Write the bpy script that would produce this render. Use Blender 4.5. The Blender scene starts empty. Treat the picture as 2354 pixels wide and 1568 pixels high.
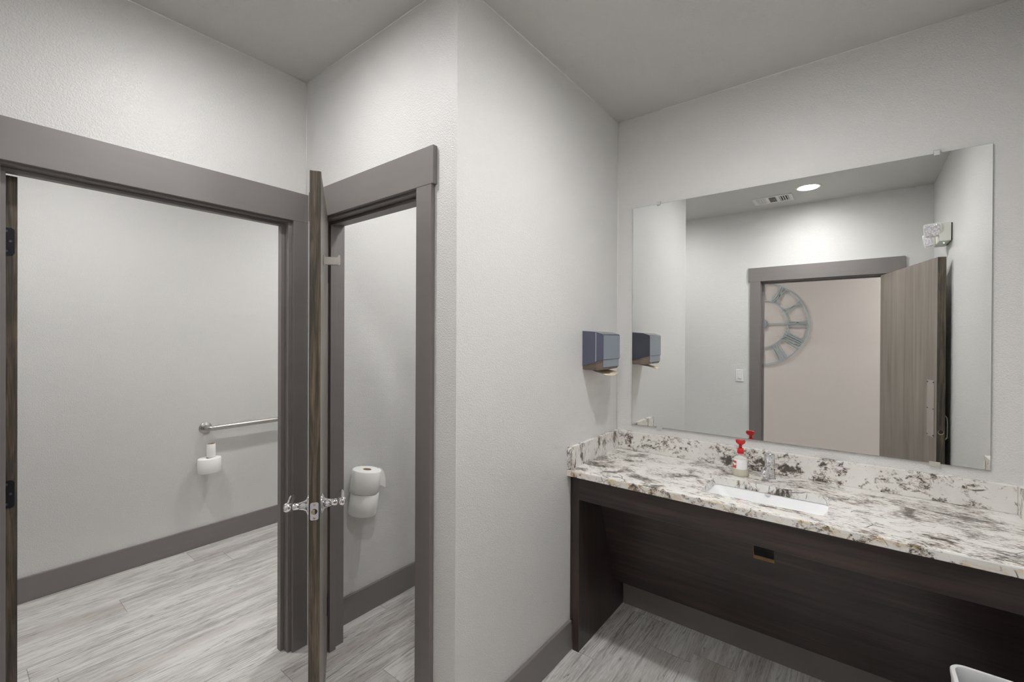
import bpy, bmesh, math, random
from mathutils import Vector, Matrix
S = bpy.context.scene
COL = S.collection
R = math.radians

# ------------------------------------------------------------------ camera, world, exposure
CZ = 1.506
cam_d = bpy.data.cameras.new('camera'); cam = bpy.data.objects.new('camera', cam_d); COL.objects.link(cam)
cam_d.sensor_width = 36.0
cam_d.lens = 36.0 * 1016.85 / 2354
cam_d.shift_y = -5.18 / 2354
cam_d.clip_start = 0.02
AL, PITCH, ROLL = R(52.0644), R(-0.2038), R(0.2653)
_F = Vector((math.sin(AL), math.cos(AL), 0)); _R = Vector((math.cos(AL), -math.sin(AL), 0)); _U = Vector((0, 0, 1))
_F2 = _F * math.cos(PITCH) + _U * math.sin(PITCH); _U2 = _U * math.cos(PITCH) - _F * math.sin(PITCH)
_R3 = _R * math.cos(ROLL) + _U2 * math.sin(ROLL); _U3 = _U2 * math.cos(ROLL) - _R * math.sin(ROLL)
cam.matrix_world = Matrix(((_R3.x, _U3.x, -_F2.x, 0), (_R3.y, _U3.y, -_F2.y, 0), (_R3.z, _U3.z, -_F2.z, CZ), (0, 0, 0, 1)))
S.camera = cam
w = bpy.data.worlds.new('world'); S.world = w; w.use_nodes = True
w.node_tree.nodes['Background'].inputs[0].default_value = (.9, .92, 1, 1)
w.node_tree.nodes['Background'].inputs[1].default_value = 0.02
S.view_settings.view_transform = 'Standard'; S.view_settings.look = 'None'
S.view_settings.gamma = 1.0; S.view_settings.exposure = 1.16
S.view_settings.use_curve_mapping = False
cy = S.cycles
cy.use_denoising = True; cy.denoising_prefilter = 'NONE'
try: cy.denoiser = 'OPENIMAGEDENOISE'
except Exception: pass
cy.max_bounces = 9; cy.diffuse_bounces = 5; cy.glossy_bounces = 5; cy.transmission_bounces = 6
cy.caustics_reflective = True; cy.caustics_refractive = False; cy.blur_glossy = 0.0
cy.sample_clamp_indirect = 15.0
cy.use_adaptive_sampling = True; cy.adaptive_threshold = 0.08; cy.adaptive_min_samples = 16
LAMP = 110.0                                # radiance of a ceiling disc light

# ------------------------------------------------------------------ measured places (metres)
MX = 2.3882            # wall with the mirror
BX = 1.0873            # front of the small stall
DY = 1.0917            # wall with the towel dispenser
EY = 2.1251            # wall with the large stall's doorway
GY = 2.1126            # wall inside the small stall
KY = 3.6966            # back wall of the large stall
NX = -0.0848           # entry wall
RY = -0.480            # right wall
HX = -1.40             # hallway wall
CH = 2.7432
TS, TL = 0.12, 0.092   # wall thicknesses of the stall fronts
HB, HT = 2.0537, 2.191 # head casing bottom, top
ST0 = 0.98
CT, CB = 0.876, 0.843  # counter top, underside

# ------------------------------------------------------------------ materials
class NT:
    def __init__(s, name):
        s.m = bpy.data.materials.new(name); s.m.use_nodes = True
        s.t = s.m.node_tree; s.b = s.t.nodes['Principled BSDF']
    def n(s, kind, ins=None, **props):
        nd = s.t.nodes.new('ShaderNode' + kind)
        for k, v in props.items(): setattr(nd, k, v)
        for k, v in (ins or {}).items():
            if isinstance(v, tuple) and len(v) == 2 and hasattr(v[0], 'outputs'): s.t.links.new(v[0].outputs[v[1]], nd.inputs[k])
            elif hasattr(v, 'outputs'): s.t.links.new(v.outputs[0], nd.inputs[k])
            else: nd.inputs[k].default_value = v
        return nd
    def math(s, op, a, b=0.0, c=None):
        i = {0: a, 1: b}
        if c is not None: i[2] = c
        return s.n('Math', i, operation=op)
    def ramp(s, fac, stops, interp='LINEAR'):
        nd = s.n('ValToRGB', {'Fac': fac}); cr = nd.color_ramp; cr.interpolation = interp
        while len(cr.elements) > 1: cr.elements.remove(cr.elements[-1])
        for i, (p, c) in enumerate(stops):
            e = cr.elements[0] if i == 0 else cr.elements.new(p)
            e.position = p; e.color = c if len(c) == 4 else (*c, 1)
        return nd
    def mix(s, fac, a, b, blend='MIX'):
        nd = s.t.nodes.new('ShaderNodeMix'); nd.data_type = 'RGBA'; nd.blend_type = blend
        for idx, v in ((0, fac), (6, a), (7, b)):
            if hasattr(v, 'outputs'):
                out = v.outputs[2] if v.bl_idname == 'ShaderNodeMix' else v.outputs[0]
                s.t.links.new(out, nd.inputs[idx])
            else: nd.inputs[idx].default_value = v if idx == 0 else ((*v, 1) if len(v) == 3 else v)
        return nd
    def coords(s, scale=(1, 1, 1), rot=(0, 0, 0), loc=(0, 0, 0)):
        g = s.n('NewGeometry')
        return s.n('Mapping', {'Vector': (g, 'Position'), 'Scale': scale, 'Rotation': rot, 'Location': loc})
    def noise(s, vec, scale, detail=2.0, rough=.5, dist=0.0):
        return s.n('TexNoise', {'Vector': vec, 'Scale': scale, 'Detail': detail, 'Roughness': rough, 'Distortion': dist})
    def set(s, **k):
        for kk, v in k.items():
            kk = kk.replace('_', ' ')
            if hasattr(v, 'outputs'):
                out = v.outputs[2] if v.bl_idname == 'ShaderNodeMix' else v.outputs[0]
                s.t.links.new(out, s.b.inputs[kk])
            else: s.b.inputs[kk].default_value = (*v, 1) if isinstance(v, tuple) and len(v) == 3 else v
        return s
    def bump(s, h, strength=.5, dist=.001):
        b = s.n('Bump', {'Height': h, 'Strength': strength, 'Distance': dist})
        s.t.links.new(b.outputs[0], s.b.inputs['Normal'])

def simple(name, col, rough=.5, metal=0.0, **k):
    m = NT(name); m.set(Base_Color=col, Roughness=rough, Metallic=metal, **k); return m.m

def wall_paint(name, col, rough, strength):
    m = NT(name)
    v = m.coords()
    a = m.noise(v, 195, 2, .5, .4); r = m.ramp(a, [(.34, (0, 0, 0)), (.64, (1, 1, 1))])
    f = m.noise(v, 520, 0, .5)
    h = m.math('MULTIPLY_ADD', f, .25, r)
    m.set(Base_Color=col, Roughness=rough)
    m.bump(h, strength, .0013)
    return m.m

def dark_wood(name, axis, lo, mid, hi, rough=.38, knots=0.0, scale=1.0):
    """stained wood whose grain runs along the given axis"""
    m = NT(name)
    sc = [26 * scale] * 3; sc[axis] = 1.3 * scale
    v = m.coords(tuple(sc))
    a = m.noise(v, 1.0, 5, .6, 1.2)
    sc2 = [150 * scale] * 3; sc2[axis] = 5 * scale
    f = m.noise(m.coords(tuple(sc2)), 1.0, 3, .6)
    sc3 = [7 * scale] * 3; sc3[axis] = 1.6 * scale
    bl = m.noise(m.coords(tuple(sc3), loc=(3, 1, 2)), 1.0, 3, .6, .5)
    s1 = m.math('MULTIPLY_ADD', f, .35, a); s2 = m.math('MULTIPLY_ADD', bl, .55, s1)
    c = m.ramp(s2, [(.62, lo), (.92, mid), (1.25 if False else 1.0, hi)])
    s3 = m.math('SUBTRACT', s2, .25)
    c = m.ramp(s3, [(.40, lo), (.66, mid), (.95, hi)])
    m.set(Base_Color=c, Roughness=rough)
    m.bump(f, .15, .0008)
    return m.m

def floor_mat():
    m = NT('grey_plank_vinyl')
    g = m.n('NewGeometry'); sp = m.n('SeparateXYZ', {0: (g, 'Position')})
    yy = m.math('DIVIDE', m.math('SUBTRACT', (sp, 'Y'), 2.4025 - 1.8), .18); row = m.math('FLOOR', yy); fy = m.math('FRACT', yy)
    rn = m.n('TexWhiteNoise', {'W': row}, noise_dimensions='1D')
    xx = m.math('ADD', m.math('DIVIDE', (sp, 'X'), 1.22), m.math('MULTIPLY', (rn, 'Value'), 7.31))
    colm = m.math('FLOOR', xx); fx = m.math('FRACT', xx)
    pid = m.n('CombineXYZ', {0: row, 1: colm, 2: 0.0})
    pn = m.n('TexWhiteNoise', {'Vector': pid}, noise_dimensions='3D')
    off = m.n('VectorMath', {0: (pn, 'Color'), 1: (40, 40, 40)}, operation='MULTIPLY')
    base = m.n('VectorMath', {0: (g, 'Position'), 1: (off, 0)}, operation='ADD')
    def str_(sx, sy, detail, dist, rough=.6):
        mp = m.n('Mapping', {'Vector': base, 'Scale': (sx, sy, 1)}); return m.noise(mp, 1.0, detail, rough, dist)
    broad = str_(1.5, 13, 5, 1.6, .65); mid = str_(6.5, 52, 5, 1.2, .65); fine = str_(26, 230, 4, .6, .65)
    wav = m.n('TexWave', {'Vector': m.n('Mapping', {'Vector': base, 'Scale': (1.0, 9, 1)}), 'Scale': 2.6, 'Distortion': 17.0, 'Detail': 3.0, 'Detail Scale': .9, 'Detail Roughness': .6}, wave_type='BANDS', bands_direction='Y')
    v = m.math('MULTIPLY_ADD', mid, .65, broad); v = m.math('MULTIPLY_ADD', fine, .42, v)
    v = m.math('MULTIPLY_ADD', (pn, 'Value'), .16, v); v = m.math('MULTIPLY_ADD', wav, .10, v)
    v = m.math('MULTIPLY', v, .775)
    c = m.ramp(v, [(.56, (.15, .14, .131)), (.70, (.345, .33, .315)), (.84, (.50, .487, .47)), (1.0, (.66, .65, .635))])
    warm = m.noise(m.n('Mapping', {'Vector': base, 'Scale': (1.0, 5, 1)}), 1.0, 2)
    wm = m.ramp(warm, [(.52, (0, 0, 0)), (.75, (1, 1, 1))])
    c = m.mix(wm, c, (.32, .272, .235)); c.inputs[0].default_value = 0
    fac = m.math('MULTIPLY', wm, .55); m.t.links.new(fac.outputs[0], c.inputs[0])
    wl = m.ramp(wav, [(.02, (1, 1, 1)), (.13, (0, 0, 0))]); wmk = m.ramp(m.noise(m.n('Mapping', {'Vector': base, 'Scale': (1.2, 6, 1)}), 1.0, 2), [(.46, (0, 0, 0)), (.56, (1, 1, 1))])
    kn = m.ramp(m.noise(m.n('Mapping', {'Vector': base, 'Scale': (9, 26, 1)}), 1.0, 1), [(.79, (0, 0, 0)), (.84, (1, 1, 1))])
    dk = m.math('MAXIMUM', m.math('MULTIPLY', m.math('MULTIPLY', wl, wmk), .75), m.math('MAXIMUM', kn, m.ramp(mid, [(.30, (1, 1, 1)), (.38, (0, 0, 0))])))
    c2 = m.mix(m.math('MULTIPLY', dk, .62), c, (.105, .096, .088))
    # butt joints and the seams between planks
    jx = m.math('LESS_THAN', m.math('MULTIPLY', m.math('MINIMUM', fx, m.math('SUBTRACT', 1.0, fx)), 1.22), .0012)
    jy = m.math('LESS_THAN', m.math('MULTIPLY', m.math('MINIMUM', fy, m.math('SUBTRACT', 1.0, fy)), .18), .0007)
    j = m.math('MULTIPLY', m.math('MAXIMUM', jx, m.math('MULTIPLY', jy, .7)), .6)
    c3 = m.mix(j, c2, (.06, .055, .05))
    sc = m.noise(m.coords((5.5, 5.5, 5.5)), 1.0, 4, .7, .3)       # pale scuffs
    scm = m.math('MULTIPLY', m.ramp(sc, [(.70, (0, 0, 0)), (.80, (1, 1, 1))]), .45)
    c4 = m.mix(scm, c3, (.55, .55, .57))
    m.set(Base_Color=c4, Roughness=.42)
    m.bump(m.math('ADD', fine, m.math('MULTIPLY', j, -2.0)), .22, .0007)
    return m.m

def granite(name, streak, rots, fine, cluster, amber=0.0, dens=0.0, needle=(9, 5.5, 9), amp=.95):
    """white stone with clustered dark flecks; streak and rots give the flecks' direction"""
    m = NT(name)
    big = m.noise(m.coords(cluster, loc=(.7, .2, .4)), 1.0, 3, .6, .8)
    cl = m.math('MULTIPLY', m.math('SUBTRACT', big, .5), amp)
    warp = m.n('VectorMath', {0: (m.noise(m.coords((6, 6, 6)), 1.0, 2), 'Color'), 1: (1.2, 1.2, 1.2)}, operation='MULTIPLY')
    lay = []
    for i, r in enumerate(rots):
        vv = m.n('VectorMath', {0: m.coords(streak, r, (3.1 * i, 1.7 * i, .9 * i)), 1: (warp, 0)}, operation='ADD')
        lay.append(m.noise(vv, 1.0, 5, .68, .5))
    st = lay[0]
    for l2 in lay[1:]: st = m.math('MAXIMUM', st, l2)
    fi = m.noise(m.coords(fine, rots[0], (5, 3, 1)), 1.0, 4, .7, .3)
    base = m.mix(m.noise(m.coords((9, 9, 9)), 1.0, 4, .6), (.66, .65, .625), (.86, .85, .82))
    v = m.math('ADD', m.math('ADD', m.math('MULTIPLY_ADD', fi, .34, st), cl), dens - .17)
    k0 = m.ramp(v, [(.585, (0, 0, 0)), (.655, (1, 1, 1))])
    k1 = m.ramp(v, [(.665, (0, 0, 0)), (.725, (1, 1, 1))])
    tint = m.mix(m.noise(m.coords((5, 5, 5), loc=(4, 4, 4)), 1.0, 2), (.40, .385, .36), (.36, .28, .225))
    c = m.mix(m.math('MULTIPLY', k0, .80), base, tint)
    c = m.mix(m.math('MULTIPLY', k1, .90), c, (.055, .046, .042))
    vo = m.n('TexVoronoi', {'Vector': m.n('VectorMath', {0: m.coords(needle, rots[0]), 1: (m.n('VectorMath', {0: (m.noise(m.coords((7, 7, 7)), 1.0, 2), 'Color'), 1: (.5, .5, .5)}, operation='MULTIPLY'), 0)}, operation='ADD'), 'Scale': 1.0}, feature='DISTANCE_TO_EDGE')
    line = m.math('LESS_THAN', m.math('MULTIPLY_ADD', fi, .02, (vo, 'Distance')), .0225)
    msk = m.ramp(m.noise(m.coords((9, 9, 9), loc=(2, 9, 4)), 1.0, 3, .6), [(.56, (0, 0, 0)), (.60, (1, 1, 1))])
    c = m.mix(m.math('MULTIPLY', m.math('MULTIPLY', line, msk), .80), c, (.05, .043, .038))
    if amber > 0:
        am = m.ramp(m.noise(m.coords((13, 13, 34), loc=(1, 1, 7)), 1.0, 4, .65), [(.50, (0, 0, 0)), (.66, (1, 1, 1))])
        c = m.mix(m.math('MULTIPLY', am, amber), c, (.60, .42, .17))
    m.set(Base_Color=c, Roughness=.12)
    m.b.inputs['IOR'].default_value = 1.5
    return m.m

M = {}
WALL = (.69, .686, .676)
M['wall'] = wall_paint('wall_paint', WALL, .30, .62)
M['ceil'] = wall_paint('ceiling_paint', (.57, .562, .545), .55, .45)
M['hall'] = wall_paint('hallway_paint', (.66, .625, .605), .5, .5)
M['floor'] = floor_mat()
mt = NT('trim_paint'); nn = mt.noise(mt.coords((3, 3, 40)), 1.0, 3)
mt.set(Base_Color=mt.mix(nn, (.165, .148, .144), (.19, .172, .168)), Roughness=.46, Specular_IOR_Level=1.0); mt.bump(mt.noise(mt.coords((60, 60, 60)), 1.0, 2), .06, .001); M['trim'] = mt.m
M['caulk'] = simple('caulk', (.80, .79, .77), .4)
M['door_face'] = dark_wood('door_face_wood', 2, (.095, .080, .069), (.19, .163, .143), (.28, .245, .212), .40, scale=.32)
M['door_edge'] = dark_wood('door_edge_wood', 2, (.020, .018, .016), (.062, .051, .040), (.19, .145, .095), .5, scale=2.2)
M['espresso'] = dark_wood('espresso_wood', 1, (.018, .014, .0135), (.037, .0275, .026), (.066, .046, .040), .30)
M['espresso_side'] = dark_wood('espresso_side_wood', 2, (.017, .012, .0115), (.032, .023, .021), (.056, .038, .032), .30)
pl = NT('cut_plywood'); wv = pl.n('TexWave', {'Vector': pl.coords((1, 1, 1), (0, .35, 0)), 'Scale': 70.0, 'Distortion': 1.5}, wave_type='BANDS', bands_direction='X')
pl.set(Base_Color=pl.mix(wv, (.58, .38, .18), (.78, .56, .31)), Roughness=.7); M['plywood'] = pl.m
M['granite'] = granite('granite_top', (115, 30, 60), [(0, 0, .10), (0, 0, -.38), (0, 0, .52)], (300, 110, 200), (9, 6, 9), 0.0, .045, (13, 8, 13), .72)
M['granite_edge'] = granite('granite_edge', (50, 40, 50), [(.6, 0, .2), (-.7, 0, 0)], (190, 160, 190), (10, 10, 10), .60, .03, (16, 14, 16))
M['granite_splash'] = granite('granite_splash', (45, 40, 48), [(.6, 0, 0), (-.5, 0, 0)], (190, 150, 190), (8, 9, 10), .06, .05, (12, 11, 12))
M['granite_side'] = granite('granite_side', (100, 60, 22), [(0, .35, 0), (0, -.1, 0)], (220, 150, 70), (12, 9, 6), 0.0, .045, (14, 12, 9))
M['porcelain'] = simple('porcelain', (.86, .87, .88), .08)
M['chrome'] = simple('chrome', (.78, .78, .80), .06, 1.0)
br = NT('brushed_steel'); br.set(Base_Color=(.52, .50, .48), Metallic=1.0, Roughness=.30); br.bump(br.noise(br.coords((20, 300, 300)), 1.0, 2), .05, .0005); M['steel'] = br.m
M['satin'] = simple('satin_nickel', (.66, .64, .63), .30, 1.0)
M['hinge'] = simple('black_metal', (.018, .020, .026), .45, .6)
M['screw'] = simple('screw_steel', (.10, .10, .11), .35, 1.0)
M['plate'] = simple('bright_plate', (.74, .75, .84), .38, .85)
M['brass'] = simple('aged_brass', (.52, .43, .28), .30, 1.0)
M['mirror'] = simple('mirror_silver', (.93, .945, .935), 0.0, 1.0)
M['glass_edge'] = simple('mirror_edge', (.20, .23, .22), .25)
M['clip'] = NT('clear_plastic').set(Base_Color=(.93, .93, .93), Roughness=.10, Transmission_Weight=.35, IOR=1.45).m
M['clip_metal'] = simple('clip_metal', (.72, .71, .66), .3, .6)
M['white_plastic'] = simple('white_plastic', (.80, .80, .80), .35)
M['ivory'] = simple('ivory_plastic', (.74, .74, .69), .42)
M['white_metal'] = simple('white_enamel', (.74, .73, .71), .4)
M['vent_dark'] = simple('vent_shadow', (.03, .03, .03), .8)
def lamp_mat(name, col, strength, power=.9):
    m = NT(name); g = m.n('NewGeometry')                      # a downlight: brightest straight below
    d = m.math('ABSOLUTE', (m.n('VectorMath', {0: (g, 'Incoming'), 1: (g, 'Normal')}, operation='DOT_PRODUCT'), 'Value'))
    m.set(Base_Color=(.9, .9, .9), Emission_Color=col, Emission_Strength=m.math('MULTIPLY', m.math('POWER', d, power), strength))
    M[name] = m.m
for key, k in (('entry', 1.22), ('vanity', 1.62), ('stalls', 1.03), ('large', 1.35), ('narrow', 1.1)):
    lamp_mat('lens_' + key, (1.0, .988, .972), LAMP * k * .55)
    lamp_mat('core_' + key, (1.0, .988, .972), LAMP * k * 2.6)
lamp_mat('hall_lens', (1.0, .955, .92), LAMP * 1.2); lamp_mat('hall_core', (1.0, .955, .92), LAMP * 3.2)
gl = NT('green_led'); gl.set(Base_Color=(.1, .8, .3), Emission_Color=(.25, 1, .5), Emission_Strength=3.0); M['led'] = gl.m
hl = NT('head_lens'); hv = hl.n('TexVoronoi', {'Vector': hl.coords((95, 95, 95)), 'Scale': 1.0}); hl.set(Base_Color=hl.ramp(hv, [(.25, (.97, .96, .98)), (.65, (.62, .59, .63))]), Roughness=.08, Metallic=.4); hl.bump(hv, .8, .003); M['head_lens'] = hl.m
pp = NT('tissue_paper'); pp.set(Base_Color=(.93, .925, .91), Roughness=.9); pp.bump(pp.noise(pp.coords((160, 160, 160)), 1.0, 3), .35, .001); M['paper'] = pp.m
M['cardboard'] = simple('cardboard', (.30, .205, .12), .8)
M['kraft'] = simple('kraft_paper', (.74, .62, .48), .85)
M['smoke'] = NT('smoke_plastic').set(Base_Color=(.088, .096, .140), Roughness=.12).m
M['smoke_front_sheen'] = NT('smoke_front_sheen').set(Base_Color=(.25, .295, .345), Roughness=.2).m  # same smoky plastic, lightened so the colour carries the front's reflection
M['smoke_clear'] = NT('smoke_clear').set(Base_Color=(.42, .34, .28), Roughness=.06, Transmission_Weight=.75, IOR=1.2).m
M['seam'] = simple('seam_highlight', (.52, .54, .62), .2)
M['red'] = simple('red_plastic', (.60, .012, .018), .25)
M['soap'] = NT('soap_liquid').set(Base_Color=(.70, .68, .55), Roughness=.12, Transmission_Weight=.25, IOR=1.35).m
M['bottle_clear'] = NT('bottle_clear').set(Base_Color=(.90, .895, .86), Roughness=.08, Transmission_Weight=.35, IOR=1.3).m
M['label_white'] = simple('label_white', (.86, .86, .88), .35)
M['label_red'] = simple('label_red', (.62, .085, .04), .4)
M['label_navy'] = simple('label_navy', (.055, .075, .14), .4)
M['clock_blue'] = simple('pale_blue_metal', (.37, .47, .51), .5, 0.0)
M['bin_inner'] = simple('bin_inner', (.60, .61, .62), .5)

# ------------------------------------------------------------------ mesh building
class MB:
    def __init__(s): s.bm = bmesh.new(); s.mats = []
    def mi(s, mat):
        if mat is None: return 0
        if mat not in s.mats: s.mats.append(mat)
        return s.mats.index(mat)
    def face(s, vs, mat=None, smooth=False):
        try: f = s.bm.faces.new(vs)
        except ValueError: return None
        f.material_index = s.mi(mat); f.smooth = smooth; return f
    def box(s, lo, hi, mat=None, bevel=0.0, seg=2, X=None, fm=None):
        x0, y0, z0 = lo; x1, y1, z1 = hi
        P = [(x0, y0, z0), (x1, y0, z0), (x1, y1, z0), (x0, y1, z0), (x0, y0, z1), (x1, y0, z1), (x1, y1, z1), (x0, y1, z1)]
        vs = [s.bm.verts.new(X @ Vector(p) if X else p) for p in P]
        fs = [s.face([vs[i] for i in q], (fm or {}).get(n, mat)) for n, q in (('-z', (3, 2, 1, 0)), ('+z', (4, 5, 6, 7)), ('-y', (0, 1, 5, 4)), ('+x', (1, 2, 6, 5)), ('+y', (2, 3, 7, 6)), ('-x', (3, 0, 4, 7)))]
        if bevel > 0:
            es = {e for f in fs for e in f.edges}
            bmesh.ops.bevel(s.bm, geom=list(es), offset=bevel, segments=seg, affect='EDGES', profile=.5)
        return s
    def loft(s, rings, mat=None, smooth=True, cap0=True, cap1=True, close=True):
        vr = [[s.bm.verts.new(p) for p in r] for r in rings]
        n = len(vr[0])
        for i in range(len(vr) - 1):
            m_ = mat[i] if isinstance(mat, list) else mat
            for j in range(n if close else n - 1):
                s.face((vr[i][j], vr[i][(j + 1) % n], vr[i + 1][(j + 1) % n], vr[i + 1][j]), m_, smooth)
        if cap0: s.face(list(reversed(vr[0])), mat[0] if isinstance(mat, list) else mat)
        if cap1: s.face(vr[-1], mat[-1] if isinstance(mat, list) else mat)
        return s
    def lathe(s, c, prof, axis=(0, 0, 1), mat=None, n=32, smooth=True, sx=1.0, sy=1.0, cap=True):
        ax = Vector(axis).normalized(); up = Vector((0, 0, 1)) if abs(ax.z) < .9 else Vector((1, 0, 0))
        u = (up.cross(ax)).normalized(); v = ax.cross(u)
        if abs(ax.z) > .9: u, v = Vector((1, 0, 0)), Vector((0, 1, 0)) if ax.z > 0 else Vector((0, -1, 0))
        c = Vector(c)
        rings = [[c + ax * h + u * (r * sx * math.cos(2 * math.pi * i / n)) + v * (r * sy * math.sin(2 * math.pi * i / n)) for i in range(n)] for r, h in prof]
        return s.loft(rings, mat, smooth, cap, cap)
    def tube(s, pts, r, mat=None, n=14, smooth=True):
        pts = [Vector(p) for p in pts]; rings = []
        prev = None
        for i, p in enumerate(pts):
            t = (pts[min(i + 1, len(pts) - 1)] - pts[max(i - 1, 0)]).normalized()
            if prev is None:
                a = Vector((0, 0, 1)) if abs(t.z) < .9 else Vector((1, 0, 0)); u = a.cross(t).normalized()
            else: u = (prev - t * prev.dot(t)).normalized()
            prev = u; v = t.cross(u); rr = r[i] if isinstance(r, (list, tuple)) else r
            rings.append([p + u * (rr * math.cos(2 * math.pi * k / n)) + v * (rr * math.sin(2 * math.pi * k / n)) for k in range(n)])
        return s.loft(rings, mat, smooth)
    def prism(s, poly, lo, hi, mat=None, plane='xz', smooth=False, fm=None):
        def P(a, b, h): return {'xz': (a, h, b), 'yz': (h, a, b), 'xy': (a, b, h)}[plane]
        A = [s.bm.verts.new(P(a, b, lo)) for a, b in poly]; B = [s.bm.verts.new(P(a, b, hi)) for a, b in poly]
        s.face(A, mat); s.face(list(reversed(B)), mat)
        for i in range(len(poly)):
            j = (i + 1) % len(poly); s.face((A[j], A[i], B[i], B[j]), (fm or {}).get(i, mat), smooth)
        return s
    def grid(s, us, vs_, skip, t0, t1, fn, mat=None, hole_mat=None):
        """a plate made of grid cells, some left out; fn(u, v, t) gives the point"""
        V = {}
        def vert(i, j, k):
            if (i, j, k) not in V: V[(i, j, k)] = s.bm.verts.new(fn(us[i], vs_[j], (t0, t1)[k]))
            return V[(i, j, k)]
        nu, nv = len(us) - 1, len(vs_) - 1
        full = lambda i, j: 0 <= i < nu and 0 <= j < nv and (i, j) not in skip
        for i in range(nu):
            for j in range(nv):
                if not full(i, j): continue
                for k in (0, 1):
                    q = [vert(i, j, k), vert(i + 1, j, k), vert(i + 1, j + 1, k), vert(i, j + 1, k)]
                    s.face(q if k else q[::-1], mat)
                for (di, dj, a, b) in ((-1, 0, (i, j + 1), (i, j)), (1, 0, (i + 1, j), (i + 1, j + 1)), (0, -1, (i, j), (i + 1, j)), (0, 1, (i + 1, j + 1), (i, j + 1))):
                    if not full(i + di, j + dj):
                        inner = (i + di, j + dj) in skip
                        s.face((vert(*a, 0), vert(*b, 0), vert(*b, 1), vert(*a, 1)), hole_mat if (inner and hole_mat) else mat)
        return s
LOC = {}
def tag(o, label=None, cat=None, group=None, kind=None):
    for k, v in (('label', label), ('category', cat), ('group', group), ('kind', kind)):
        if v: o[k] = v
    return o
def thing(name, loc, label, cat, group=None, kind=None):
    o = bpy.data.objects.new(name, None); COL.objects.link(o); o.location = loc; o.empty_display_size = .05
    LOC[o.name] = Vector(loc); return tag(o, label, cat, group, kind)
def obj(name, mb, mat, parent=None, loc=None, label=None, cat=None, group=None, kind=None):
    org = LOC[parent.name] if parent is not None else Vector(loc or (0, 0, 0))
    me = bpy.data.meshes.new(name)
    bmesh.ops.recalc_face_normals(mb.bm, faces=mb.bm.faces)
    for v in mb.bm.verts: v.co -= org
    mb.bm.to_mesh(me); mb.bm.free()
    for mm in (mb.mats or [mat]): me.materials.append(M[mm if mm else mat])
    if mb.mats and mat and None in mb.mats: pass
    o = bpy.data.objects.new(name, me); COL.objects.link(o)
    if parent is not None: o.parent = parent
    else: o.location = org
    LOC[o.name] = org
    return tag(o, label, cat, group, kind)
def struct(name, mb, mat, label, cat, parent=None, loc=None):
    return obj(name, mb, mat, parent, loc, label, cat, None, 'structure')
def copy_tree(o, delta, parent=None, label=None):
    c = o.copy(); COL.objects.link(c)
    if parent is None:
        c.location = Vector(o.location) + Vector(delta); LOC[c.name] = LOC[o.name] + Vector(delta)
        if label: c['label'] = label
    else: c.parent = parent; LOC[c.name] = LOC[parent.name]
    for ch in list(o.children): copy_tree(ch, delta, c)
    return c
def rrect(cx, cy_, hx, hy, r, n=6):
    pts = []
    for qx, qy, a0 in ((1, 1, 0), (-1, 1, 90), (-1, -1, 180), (1, -1, 270)):
        for i in range(n + 1):
            a = R(a0 + 90 * i / n); pts.append((cx + qx * (hx - r) + r * math.cos(a), cy_ + qy * (hy - r) + r * math.sin(a)))
    return pts

# ------------------------------------------------------------------ room shell
struct('floor', MB().box((HX - .12, -1.4, -.1), (MX + .12, KY + .12, 0)), 'floor', 'grey wood-look plank floor running through all rooms', 'floor')
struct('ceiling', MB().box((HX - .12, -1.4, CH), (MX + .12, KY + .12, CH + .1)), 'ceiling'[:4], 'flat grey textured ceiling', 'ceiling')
struct('wall_mirror', MB().box((MX, RY - .12, 0), (MX + .12, KY + .12, CH)), 'wall', 'grey textured wall the mirror hangs on', 'wall')
struct('wall_right', MB().box((NX, RY - .12, 0), (MX, RY, CH)), 'wall', 'grey textured wall behind the open entry door, seen in the mirror', 'wall')
struct('wall_back', MB().box((NX, KY, 0), (MX, KY + .12, CH)), 'wall', 'grey textured back wall of the large stall with the grab bar', 'wall')
struct('wall_partition', MB().box((BX, DY, 0), (MX, DY + .12, CH)), 'wall', 'grey textured wall with the towel dispenser', 'wall')
struct('wall_divider', MB().box((BX + TS, GY, 0), (MX, EY + TL, CH)), 'wall', 'grey textured wall inside the narrow stall, stacked paper rolls on it', 'wall')
# walls with doorways
JL0, JL1 = .108, 1.0014          # large stall doorway, jamb faces in X
JS0, JS1 = 1.2886, 1.985         # small stall doorway, jamb faces in Y
JE0, JE1 = -.200, .729           # entry doorway, jamb faces in Y
JT = .018                        # jamb board thickness
HJ = 2.046                       # underside of head jambs
struct('wall_left', MB().grid([NX, JL0 - JT, JL1 + JT, BX + TS], [0, HJ + JT, CH], {(1, 0)}, EY, EY + TL, lambda u, v, t: (u, t, v)), 'wall', 'grey textured wall above the wide doorway of the large stall', 'wall')
struct('wall_stall', MB().grid([DY + .12, JS0 - JT, JS1 + JT, EY], [0, HJ + JT, CH], {(1, 0)}, BX, BX + TS, lambda u, v, t: (t, u, v)), 'wall', 'grey textured wall above the narrow stall doorway', 'wall')
struct('wall_entry', MB().grid([-1.3, JE0 - JT, JE1 + JT, KY + .12], [0, HJ + JT, CH], {(1, 0)}, NX - .12, NX, lambda u, v, t: (t, u, v)), 'wall', 'grey textured wall around the entry doorway, seen in the mirror', 'wall')
struct('wall_hallway', MB().box((HX - .12, -1.3, 0), (HX, 2.6, CH)), 'hall', 'pinkish grey hallway wall with the clock, seen in the mirror', 'wall')
struct('wall_hall_end', MB().box((HX, 2.48, 0), (NX - .12, 2.6, CH)), 'hall', 'pinkish grey end wall of the hallway', 'wall')
struct('wall_hall_south', MB().box((HX, -1.4, 0), (NX - .12, -1.3, CH)), 'hall', 'pinkish grey wall closing the hallway', 'wall')
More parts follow.
